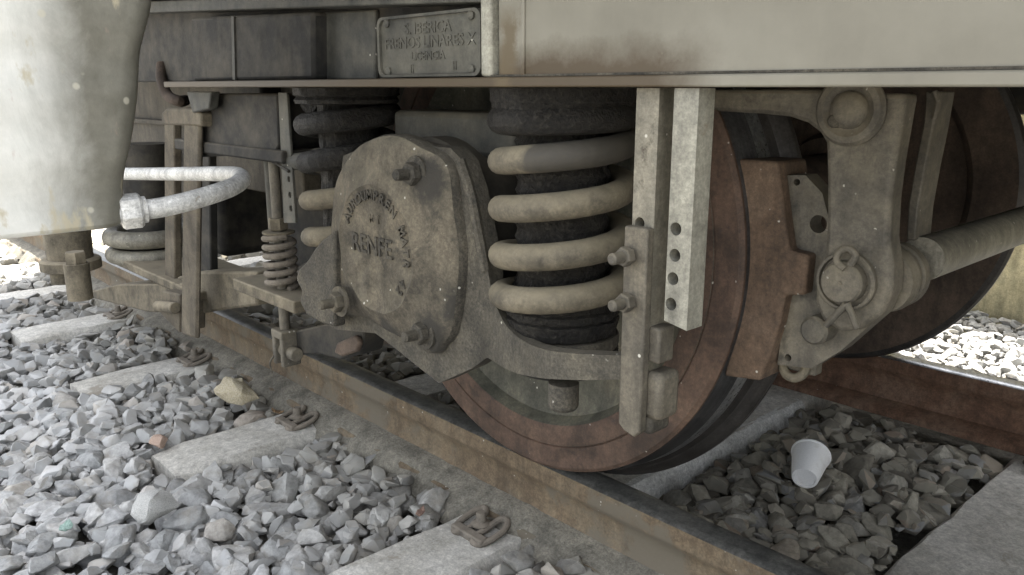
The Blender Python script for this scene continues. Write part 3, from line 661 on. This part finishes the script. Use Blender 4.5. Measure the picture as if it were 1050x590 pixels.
lumpy((SPX, SPY), cz, seed=2).build('inner_sleeve', MAT['grease'], sp, 0, 70, 'black greasy sleeve inside the coils')
zb = PY(572, 362, .69).z
lumpy((SPX, SPY), [(.072, zp1-.011), (.0755, zp1+.002), (.0755, zp1+.009), (.071, zp1+.0105), (.071, zp1+.012), (.0755, zp1+.0135), (.075, zp1+.022), (.071, zp1+.0235), (.071, zp1+.025), (.0745, zp1+.0265), (.073, zp1+.035), (.068, zp1+.040), (.066, zp1+.050), (.05, zp1+.052)], seed=4).build('bottom_cushion', MAT['grease'], sp, 0, 50)
lumpy((SPX, SPY), [(.05, .628), (.088, .6285), (.092, .630), (.091, .6335), (.087, .6345), (.091, .635), (.092, .642), (.094, .644), (.094, .6595), (.05, .66)], seed=5).build('top_cushion', MAT['grease'], sp, 0, 50)

SLX2 = -1.242
s2 = thing('coil_spring', 'black greasy coil spring left of the axle box, mostly hidden', 'spring', (SLX2, SPY, .3), 'primary suspension springs')
zl = [PY(312, v, SPY-.04).z for v in (305, 272, 238, 203, 166, 128, 104)]
P2 = coil_path(zl, SLX2, SPY, .0735, AL)
k0 = next(i for i, p in enumerate(P2) if p[2] > PY(312, 166, SPY-.04).z-.01)
M().tube(P2[:k0+1], .0172, 14).build('coil', MAT['coil'], s2, 0, 60)
M().tube(P2[k0:], .0185, 14).build('coil', MAT['grease'], s2, 0, 60)
lumpy((SLX2, SPY), [(.050, .33+.32*k/20) for k in range(21)], seed=7).build('inner_sleeve', MAT['grease'], s2, 0, 70)
lumpy((SLX2, SPY), [(.05, .632), (.086, .634), (.088, .640), (.083, .645), (.088, .648), (.088, .6595), (.05, .66)], seed=8).build('top_cushion', MAT['grease'], s2, 0, 50)

# ------------------------------------------------------------------ hanger bars at the right of the spring
hb = thing('hanger_bar', 'grey hanger bar with bolted lower strap right beside the coil spring', 'hanger bar', (-.5, .66, .66), 'hanger bars below the frame')
def vbar(u0, u1, y, z0, z1, dep): x0, x1 = PY(u0, 150, y).x, PY(u1, 150, y).x; return x0, x1, y, y+dep, z0, z1
Y1 = .664
x0, x1 = PY(651, 150, Y1).x, PY(674, 150, Y1).x
zlow = PY(660, 372, Y1).z
hole = lambda u, v, y, r: circ((PY(u, v, y).x, PY(u, v, y).z), r, 16)
M().prism([(x0, .6595), (x1, .6595), (x1, PY(660, 335, Y1).z), (x0, PY(660, 335, Y1).z)], Y1, Y1+.026, [hole(656, 229, Y1, .0062)]).build('bar', MAT['bar1'], hb)
Y0 = .652
sx0, sx1 = PY(640, 240, Y0).x, PY(664, 240, Y0).x
M().prism([(sx0, PY(650, 233, Y0).z), (sx1, PY(650, 233, Y0).z), (sx1, PY(650, 447, Y0).z+.006), (sx1-.008, PY(650, 449, Y0).z), (sx0+.008, PY(650, 446, Y0).z), (sx0, PY(650, 440, Y0).z)], Y0, Y0+.0115).build('strap', MAT['strap'], hb, .002, label='rusty lower strap bolted over the bar')
for v in (262, 309):
    bb = bolt(hb, 647, v, Y0, .0105, .019, 'bolt', 'hang', .0062, False)
M().box(sx1-.014, sx1+.012, .6638, .69, PY(650, 372, Y0).z, PY(650, 335, Y0).z).build('spacer', MAT['strap'], hb, .003)
lx0 = PY(661, 400, .668).x; M().box(lx0, lx0+.024, .6637, .70, PY(668, 430, .668).z, PY(668, 381, .668).z).build('foot_lug', MAT['strap'], hb, .007, 30)
M().box(lx0-.006, lx0+.013, .6637, .70, PY(668, 447, .668).z, PY(668, 428, .668).z).build('foot', MAT['wing'], hb, .006)
h2 = thing('hanger_bar', 'pale grey square bar with four holes beside the wheel', 'hanger bar', (-.44, .66, .66), 'hanger bars below the frame')
Y2 = .656
x0, x1 = PY(689, 150, Y2).x, PY(714, 150, Y2).x; zb_ = PY(690, 334, Y2).z
M().prism([(x0, .6595), (x1, .6595), (x1, zb_-.002), (x0, zb_+.003)], Y2, Y2+.026, [hole(u, v, Y2, .0066) for u, v in ((693, 235), (692, 262), (690, 286), (688, 312))]).build('bar', MAT['bar'], h2)
M().box(x0+.004, x1-.004, Y2+.0245, Y2+.0275, zb_+.01, .6).build('back_plate', MAT['dark'], h2)

# ------------------------------------------------------------------ brake gear
br = thing('brake_rigging', 'rusty brake block with hanger and crosswise tube right of the wheel', 'brake', (-.5, .97, .4))
YB = .955
shoe = poly([(755, 163), (760, 200), (764, 248), (760, 300), (752, 345), (742, 386), (779, 391), (789, 365), (799, 332), (805, 303), (825, 303), (829, 262), (809, 257), (804, 222), (797, 166)], YB)
M().prism(shoe, YB, YB+.075).build('brake_block', MAT['shoe'], br, .004, label='rusty red-brown curved brake block against the wheel tread')
head = poly([(803, 180), (826, 180), (843, 198), (850, 225), (900, 250), (915, 300), (902, 325), (862, 360), (832, 378), (797, 374), (801, 345), (808, 304), (829, 300), (831, 262), (812, 255)], .975)
M().prism(head, .975, 1.005, [hole(839, 230, .975, .0115), hole(817, 187, .975, .0045), hole(808, 367, .975, .005)]).build('brake_head', MAT['hang'], br)
YH = .935
arm = [(845, 96), (930, 96), (924, 130), (918, 165), (913, 205), (911, 245), (915, 275), (914, 300), (904, 323), (884, 338), (862, 341), (843, 330), (835, 310), (836, 285), (845, 262), (847, 230), (847, 180), (846, 140)]
ha = M().prism(poly(arm, YH), YH, YH+.035).build('hanger_arm', MAT['hang'], br, .006)
pu = PY(874, 113, YH)
M().lathe([(.040, 0), (.041, .006), (.037, .011), (.030, .012), (.024, .007), (.022, .006)], pu, (0, -1, 0), 36).build('pivot_ring', MAT['hang'], br, 0, 35)
M().lathe([(.022, 0), (.021, .012), (.014, .017), (.004, .018)], pu, (0, -1, 0), 28).build('pivot_pin', MAT['hang'], br, 0, 50)
p = PY(861, 124, YH); M().lathe([(.008, 0), (.008, .014), (.006, .016)], p, (0, -1, 0), 12).build('locking_bolt', MAT['wing'], br)
plw = PY(869, 288, YH)
M().lathe([(.036, 0), (.036, .007), (.0345, .0085), (.0315, .0085), (.0305, .003)], plw, (0, -1, 0), 36).build('lower_ring', MAT['hang'], br, 0, 35)
M().lathe([(.0255, 0), (.0255, .016), (.023, .019), (.003, .019), (.001, .017)], plw, (0, -1, 0), 30).build('lower_pin', MAT['hang'], br, 0, 35)
YS = YH-.021
def py_(u, v, y=YS): return PY(u, v, y)
loop = [py_(866, 276), py_(858, 268), py_(861, 258), py_(870, 255), py_(877, 262), py_(872, 272)]
M().tube(smooth_path(loop), .0042, 10).build('split_pin', MAT['hang'], br)
M().tube([py_(868, 312), py_(860, 320), py_(847, 334)], .0042, 10).build('split_pin', MAT['hang'], br)
M().tube([py_(868, 311), py_(873, 322), py_(879, 337)], .0042, 10).build('split_pin', MAT['hang'], br)
p = PY(838, 338, .958); M().lathe([(.0185, -.02), (.0185, .008), (.015, .012), (.002, .012)], p, (0, -1, 0), 24).build('boss', MAT['hang'], br, 0, 35)
YR = 1.03
M().prism(poly([(949, 94), (963, 94), (957, 130), (948, 175), (941, 215), (938, 247), (929, 247), (931, 210), (938, 170), (947, 125)], YR), YR, YR+.05).build('rear_hanger', MAT['hang'], br, .002)
M().tube([PY(958, 94, YR-.001), PY(962, 105, YR-.001), PY(958, 122, YR-.001)], .004, 8).build('weld_bead', MAT['hang'], br)
plr = PY(915, 284, 1.0)
M().lathe([(.040, -.03), (.042, -.012), (.038, -.010), (.038, .004), (.041, .006), (.041, .02), (.036, .024)], Vector((plr.x-.004, 1.0, plr.z)), (0, 1, 0), 36).build('boss', MAT['hang'], br, 0, 35)
c1 = PY(948, 265, 1.05); c1b = Vector((c1.x, 1.04, c1.z))
M().cyl(c1b, (c1.x, 1.99, c1.z), .0275, 32).build('brake_tube', MAT['tube'], br)
q = M().prism(poly([(727, 92), (850, 92), (847, 150), (839, 136), (826, 126), (808, 120), (780, 117), (727, 114)], .94), .942, .985).build('upper_bracket', MAT['hang'], br, .006)
ec = PY(815, 374, 1.0); M().tube([(ec.x+.017*math.cos(a), 1.0+.006*math.sin(a), ec.z+.017*math.sin(a)) for a in np.linspace(.3, -PI-.3, 20)], .0065, 10).build('eye', MAT['coil'], br)
M().box(ec.x-.03, ec.x+.03, 1.0, 1.02, ec.z-.01, ec.z+.02).build('eye_plate', MAT['hang'], br, .003)

# ------------------------------------------------------------------ left: spring loaded rod
YL = .735
sr = thing('spring_rod', 'vertical rod with small rusty spring left of the axle box', 'rod', tuple(PY(285, 340, YL)))
a = lambda u, v, y=YL: PY(u, v, y)
top = a(279, 158); bot = a(285, 345)
xs_, zs_ = a(284, 260).x, 0
xr_ = a(285, 230).x
def vz(v): return PY(285, v, YL).z
M().cyl((xr_, YL, vz(345)), (xr_, YL, vz(160)), .0105, 16).build('rod', MAT['hang'], sr)
M().hexa((xr_, YL, vz(236)), (0, 0, 1), .019, .024).build('nut', MAT['mud'], sr)
M().lathe([(.026, 0), (.031, .002), (.031, .006)], (xr_, YL, vz(240)), n=20).build('spring_cap', MAT['mud'], sr)
n = 6; z0_, z1_ = vz(293), vz(241)
M().tube([(xr_+.0275*math.cos(t), YL+.0275*math.sin(t), z0_+(z1_-z0_)*t/(2*PI*n)) for t in np.linspace(0, 2*PI*n, 26*n)], .0062, 10).build('small_coil', MAT['clip'], sr)
M().box(a(256, 300).x, a(318, 300).x, .70, .79, vz(306), vz(294)).build('seat_plate', MAT['mud'], sr, .003)
cx_ = xr_
for s in (-1, 1): M().box(cx_+s*.016-.006, cx_+s*.016+.006, YL-.02, YL+.02, vz(368), vz(336)).build('clevis_cheek', MAT['hang'], sr, .003)
M().box(cx_-.0225, cx_+.0225, YL-.0205, YL+.0205, vz(342), vz(334)).build('clevis_top', MAT['hang'], sr, .003)
M().cyl((cx_-.028, YL, vz(355)), (cx_+.044, YL, vz(355)), .014, 18, ch=.002).build('clevis_pin', MAT['hang'], sr)
M().prism(poly([(276, 340), (300, 340), (330, 333), (352, 330), (369, 337), (369, 352), (366, 364), (345, 370), (322, 364), (296, 366), (282, 364)], YL+.005), YL+.012, YL+.06).build('lever', MAT['dark'], sr, .004)
M().prism(poly([(345, 352), (364, 344), (368, 352), (365, 361), (350, 366), (342, 362)], YL), YL+.0, YL+.0115).build('lever_end', MAT['rust2'], sr, .004)
M().tube(smooth_path([(cx_-.016, YL-.02, vz(360)), (cx_-.026, YL-.025, vz(368)), (cx_-.030, YL-.02, vz(378))]), .0018, 6).build('cotter_pin', MAT['hang'], sr)

ps = thing('perforated_strap', 'thin grey strap with three holes hanging left of the axle box', 'strap', tuple(PY(292, 95, .72)))
M().prism(poly([(285, 95), (294, 95), (303, 229), (291, 229)], .722), .722, .727, [hole(u, v, .722, .0055) for u, v in ((296, 184), (297, 200), (298, 214))]).build('strap', MAT['greyd'], ps, .001)
M().tube([PY(271, 163, .74), PY(284, 168, .725), PY(296, 176, .719)], .0028, 8).build('wire', MAT['dark'], ps)
rd = M().cyl((a(266, 220).x, YL+.03, PY(266, 292, YL+.03).z), (a(266, 220).x, YL+.03, PY(266, 154, YL+.03).z), .012, 16, ch=.002).build('push_rod', MAT['greyd'], None)
tag(rd, 'plain grey upright rod just left of the small spring rod', 'rod')

# ------------------------------------------------------------------ left: U stirrup, arm, far suspension
MAT['mud2'] = grime('rusty muddy bar', [(.055, .046, .033), (.09, .076, .055), (.13, .112, .08)], 9, .85, 0, .4, 90, (.2, .17, .12), .4)
ss = thing('stirrup', 'tall muddy U stirrup with cross bolt hanging below the frame', 'stirrup', tuple(PY(185, 130, .72)))
ys = .70
M().prism(poly([(188, 118), (204, 118), (201, 348), (185, 343)], ys), ys, ys+.012).build('bar', MAT['mud2'], ss, .006)
M().prism(poly([(168, 118), (178, 118), (179, 312), (169, 312)], .755), .755, .775).build('bar', MAT['mud2'], ss, .004)
M().prism(poly([(165, 116), (170, 111), (200, 111), (206, 117), (206, 130), (165, 128)], ys-.003), ys-.003, ys+.079).build('yoke', MAT['mud2'], ss, .005)
M().prism(poly([(166, 298), (184, 302), (184, 342), (164, 322)], ys+.004), ys+.004, ys+.07).build('hook', MAT['mud2'], ss, .005)
M().cyl(PY(162, 314, ys-.006), PY(180, 316, ys-.006), .014, 16, ch=.002).build('cross_bolt', MAT['mud'], ss)

a2 = thing('suspension_arm', 'mud covered suspension arm behind the U stirrup', 'suspension arm', tuple(PY(200, 300, .78)))
M().prism(poly([(150, 292), (200, 279), (262, 279), (262, 314), (230, 318), (200, 323), (160, 318)], .76), .762, .84).build('arm', MAT['mud'], a2, .006)
M().prism(poly([(78, 303), (120, 292), (190, 291), (190, 322), (150, 320), (95, 306)], .74), .74, .86).build('foot_plate', MAT['mud'], a2, .004)
M().box(PY(118, 285, .75).x, PY(205, 285, .75).x, .735, .95, PY(160, 286, .75).z-.004, PY(160, 279, .75).z).build('seat_plate', MAT['mud'], a2, .004)
M().prism(poly([(203, 150), (214, 150), (216, 280), (203, 280)], .79), .79, .81).build('upright', MAT['dark'], a2, .004)
cs = thing('coil_spring', 'two muddy lowest coils of the far left spring', 'spring', tuple(PY(150, 275, .82)), 'primary suspension springs')
cxs = PY(160, 262, .85)
for v, rr in ((249, .025), (267, .022)):
    zz = PY(160, v, .80).z
    M().tube([(cxs.x+.115*math.cos(t), .85+.115*math.sin(t), zz+.002*math.sin(t)) for t in np.linspace(0, 2*PI*.995, 60)], rr, 14).build('coil', MAT['tube'], cs, 0, 60)
M().lathe([(.07, 0), (.07, .34)], (cxs.x, .85, PY(160, 275, .80).z), n=24).build('inner_sleeve', MAT['dark'], cs)
gp = thing('guide_post', 'muddy flanged guide post below the white box', 'guide post', tuple(PY(70, 300, .62)))
YG = .63
c = PY(64, 262, YG)
zg = lambda v: PY(66, v, YG).z
M().lathe([(.062, zg(268)), (.062, zg(262)), (.064, zg(236)), (.064, zg(140))], (c.x, YG+.02, 0), n=32).build('cylinder', MAT['mud'], gp)
M().lathe([(.075, zg(277)), (.082, zg(276)), (.082, zg(268)), (.075, zg(266))], (c.x, YG+.02, 0), n=36).build('flange', MAT['mud'], gp, 0, 30)
M().lathe([(.035, zg(290)), (.035, zg(275))], (c.x-.02, YG, 0), n=20).build('stub', MAT['mud'], gp)
q = PY(80, 285, YG-.06)
M().lathe([(.030, 0), (.030, zg(276)-zg(305))], (q.x, q.y, PY(80, 305, YG-.06).z), n=20).build('post', MAT['mud'], gp)
M().hexa((q.x, q.y, PY(80, 273, YG-.06).z), (0, 0, 1), .026, .035).build('nut', MAT['mud'], gp)
hs = M().tube(smooth_path([PY(166, 66, .70), PY(166, 82, .69), PY(172, 98, .69), PY(184, 104, .70), PY(190, 103, .74)]), .012, 12).build('hose', MAT['rust2'])
tag(hs, 'short curved dark red hose under the frame end', 'hose')
# lattice of inner left structure
iw = thing('inner_beam', 'brownish rusty beam in the shade behind the white box', 'beam', (-2.6, .95, .5))
M().box(-3.6, -1.75, .95, 1.0, .40, .74).build('web', MAT['umber'], iw, .005)
M().box(-3.6, -1.75, .93, 1.02, .55, .565).build('flange', MAT['umber'], iw, .003)

# ------------------------------------------------------------------ white box and bent pipe
sb = thing('sand_box', 'white dented metal box hanging at the left edge, light and shade painted in', 'box', (-1.1, .3, .5))
XB = -1.10
zbot = PX(70, 239, XB).z
rows = []
zs_list = np.linspace(zbot, .998, 40)
def yr(z): 
    tbl = [(235, 130), (180, 136), (130, 143), (60, 152), (0, 161), (-60, 166)]
    v = CY-1
    pts = [(PX(u, vv, XB).z, PX(u, vv, XB).y) for vv, u in tbl]; return float(np.interp(z, [p[0] for p in pts], [p[1] for p in pts]))
for z in zs_list:
    y1 = yr(z); y0 = .115; x1 = XB; x0 = XB-.34; r = .075; R2 = .03; L = []
    for cx2, cy2, rr, a0 in ((x1-R2, y1-R2, R2, 0), (x0+R2, y1-R2, R2, 90), (x0+r, y0+r, r, 180), (x1-r, y0+r, r, 270)):
        for k in range(9):
            an = math.radians(a0+90*k/8); L.append((cx2+rr*math.cos(an), cy2+rr*math.sin(an), z))
    rows.append([(x+.0025*math.sin(z*31+y*40)+.0015*math.sin(z*77+x*50), y+.002*math.sin(z*43+x*23), zz+.0) for x, y, zz in L])
M().loft(rows).build('shell', MAT['box_light_shade'], sb, .006, 50)
pp_ = thing('bent_pipe', 'white painted bent pipe with large hex nut under the white box', 'pipe', tuple(PD(138, 216, 1.06)))
path = [PD(140, 216, 1.075), PD(165, 213, 1.09), PD(195, 206, 1.12), PD(222, 198, 1.16), PD(240, 191, 1.21), PD(248, 184, 1.27), PD(243, 179.5, 1.36), PD(225, 178.5, 1.45), PD(190, 178.5, 1.58), PD(140, 178.5, 1.75), PD(90, 178, 1.9)]
M().tube(smooth_path(path, 8), .0132, 18).build('pipe', MAT['whitepipe'], pp_, 0, 60)
ax_ = (Vector(path[1])-Vector(path[0])).normalized()
M().hexa(Vector(path[0])-ax_*.020, ax_, .0235, .027).build('hex_nut', MAT['whitepipe'], pp_, .001)
M().cyl(Vector(path[0])+ax_*.006, Vector(path[0])+ax_*.012, .0175, 20).build('collar', MAT['whitepipe'], pp_)
M().cyl(Vector(path[0])-ax_*.05, Vector(path[0])-ax_*.018, .014, 16).build('stub', MAT['whitepipe'], pp_)

# ------------------------------------------------------------------ foam cup
cb = PZ(825, 491, -.098); ca_ = PY(833, 461, cb.y+.085); axis = (ca_-cb).normalized(); H = .078
cp_ = thing('foam_cup', 'white foam cup lying on the ballast between the rails', 'cup', tuple(cb))
M().lathe([(.0005, .004), (.019, .004), (.0205, 0), (.0245, 0), (.026, .003), (.0375, H-.005), (.0395, H-.004), (.0400, H-.001), (.0388, H), (.036, H-.002), (.0245, .008), (.0005, .008)], cb, axis, 40).build('cup_wall', MAT['foam'], cp_, 0, 40)

# ------------------------------------------------------------------ litter
def scrap(name, label, cat, u, v, z, L, W, col, rz):
    m = grime(name.replace('_', ' '), [tuple(c*.7 for c in col), col, tuple(min(1, c*1.25) for c in col)], 60, .8, 0, .3, 200, streak=None)
    p = PZ(u, v, z); n = 7; top = []; ca, sa = math.cos(rz), math.sin(rz)
    for i in range(n):
        t = i/(n-1)*2-1; hw = W*max(.08, 1-t*t)**.7; y = t*L; h = .006*t*t
        for k, q in enumerate((-1, 0, 1)):
            x = q*hw; top.append((p.x+x*ca-y*sa, p.y+x*sa+y*ca, p.z+h+(.004*abs(q))+.002*math.sin(i*2.1+k)))
    f = []
    for i in range(n-1):
        for k in range(2): a = i*3+k; f.append((a, a+1, a+4, a+3))
    o = M().add(top, f).build(name, m, None, 0, 60); md = o.modifiers.new('thickness', 'SOLIDIFY'); md.thickness = .0008
    return tag(o, label, cat)
scrap('dry_leaf', 'small reddish dry leaf by the clip at the picture bottom', 'leaf', 431, 528, -.115, .016, .008, (.26, .17, .13), .6)
scrap('dry_leaf', 'brown dry leaf beside the tan stone near the rail', 'leaf', 285, 424, -.108, .018, .007, (.20, .13, .07), 2.0)
scrap('paper_scrap', 'tiny green scrap lying among the stones at the lower left', 'litter', 68, 543, -.125, .018, .012, (.30, .42, .37), 1.1)
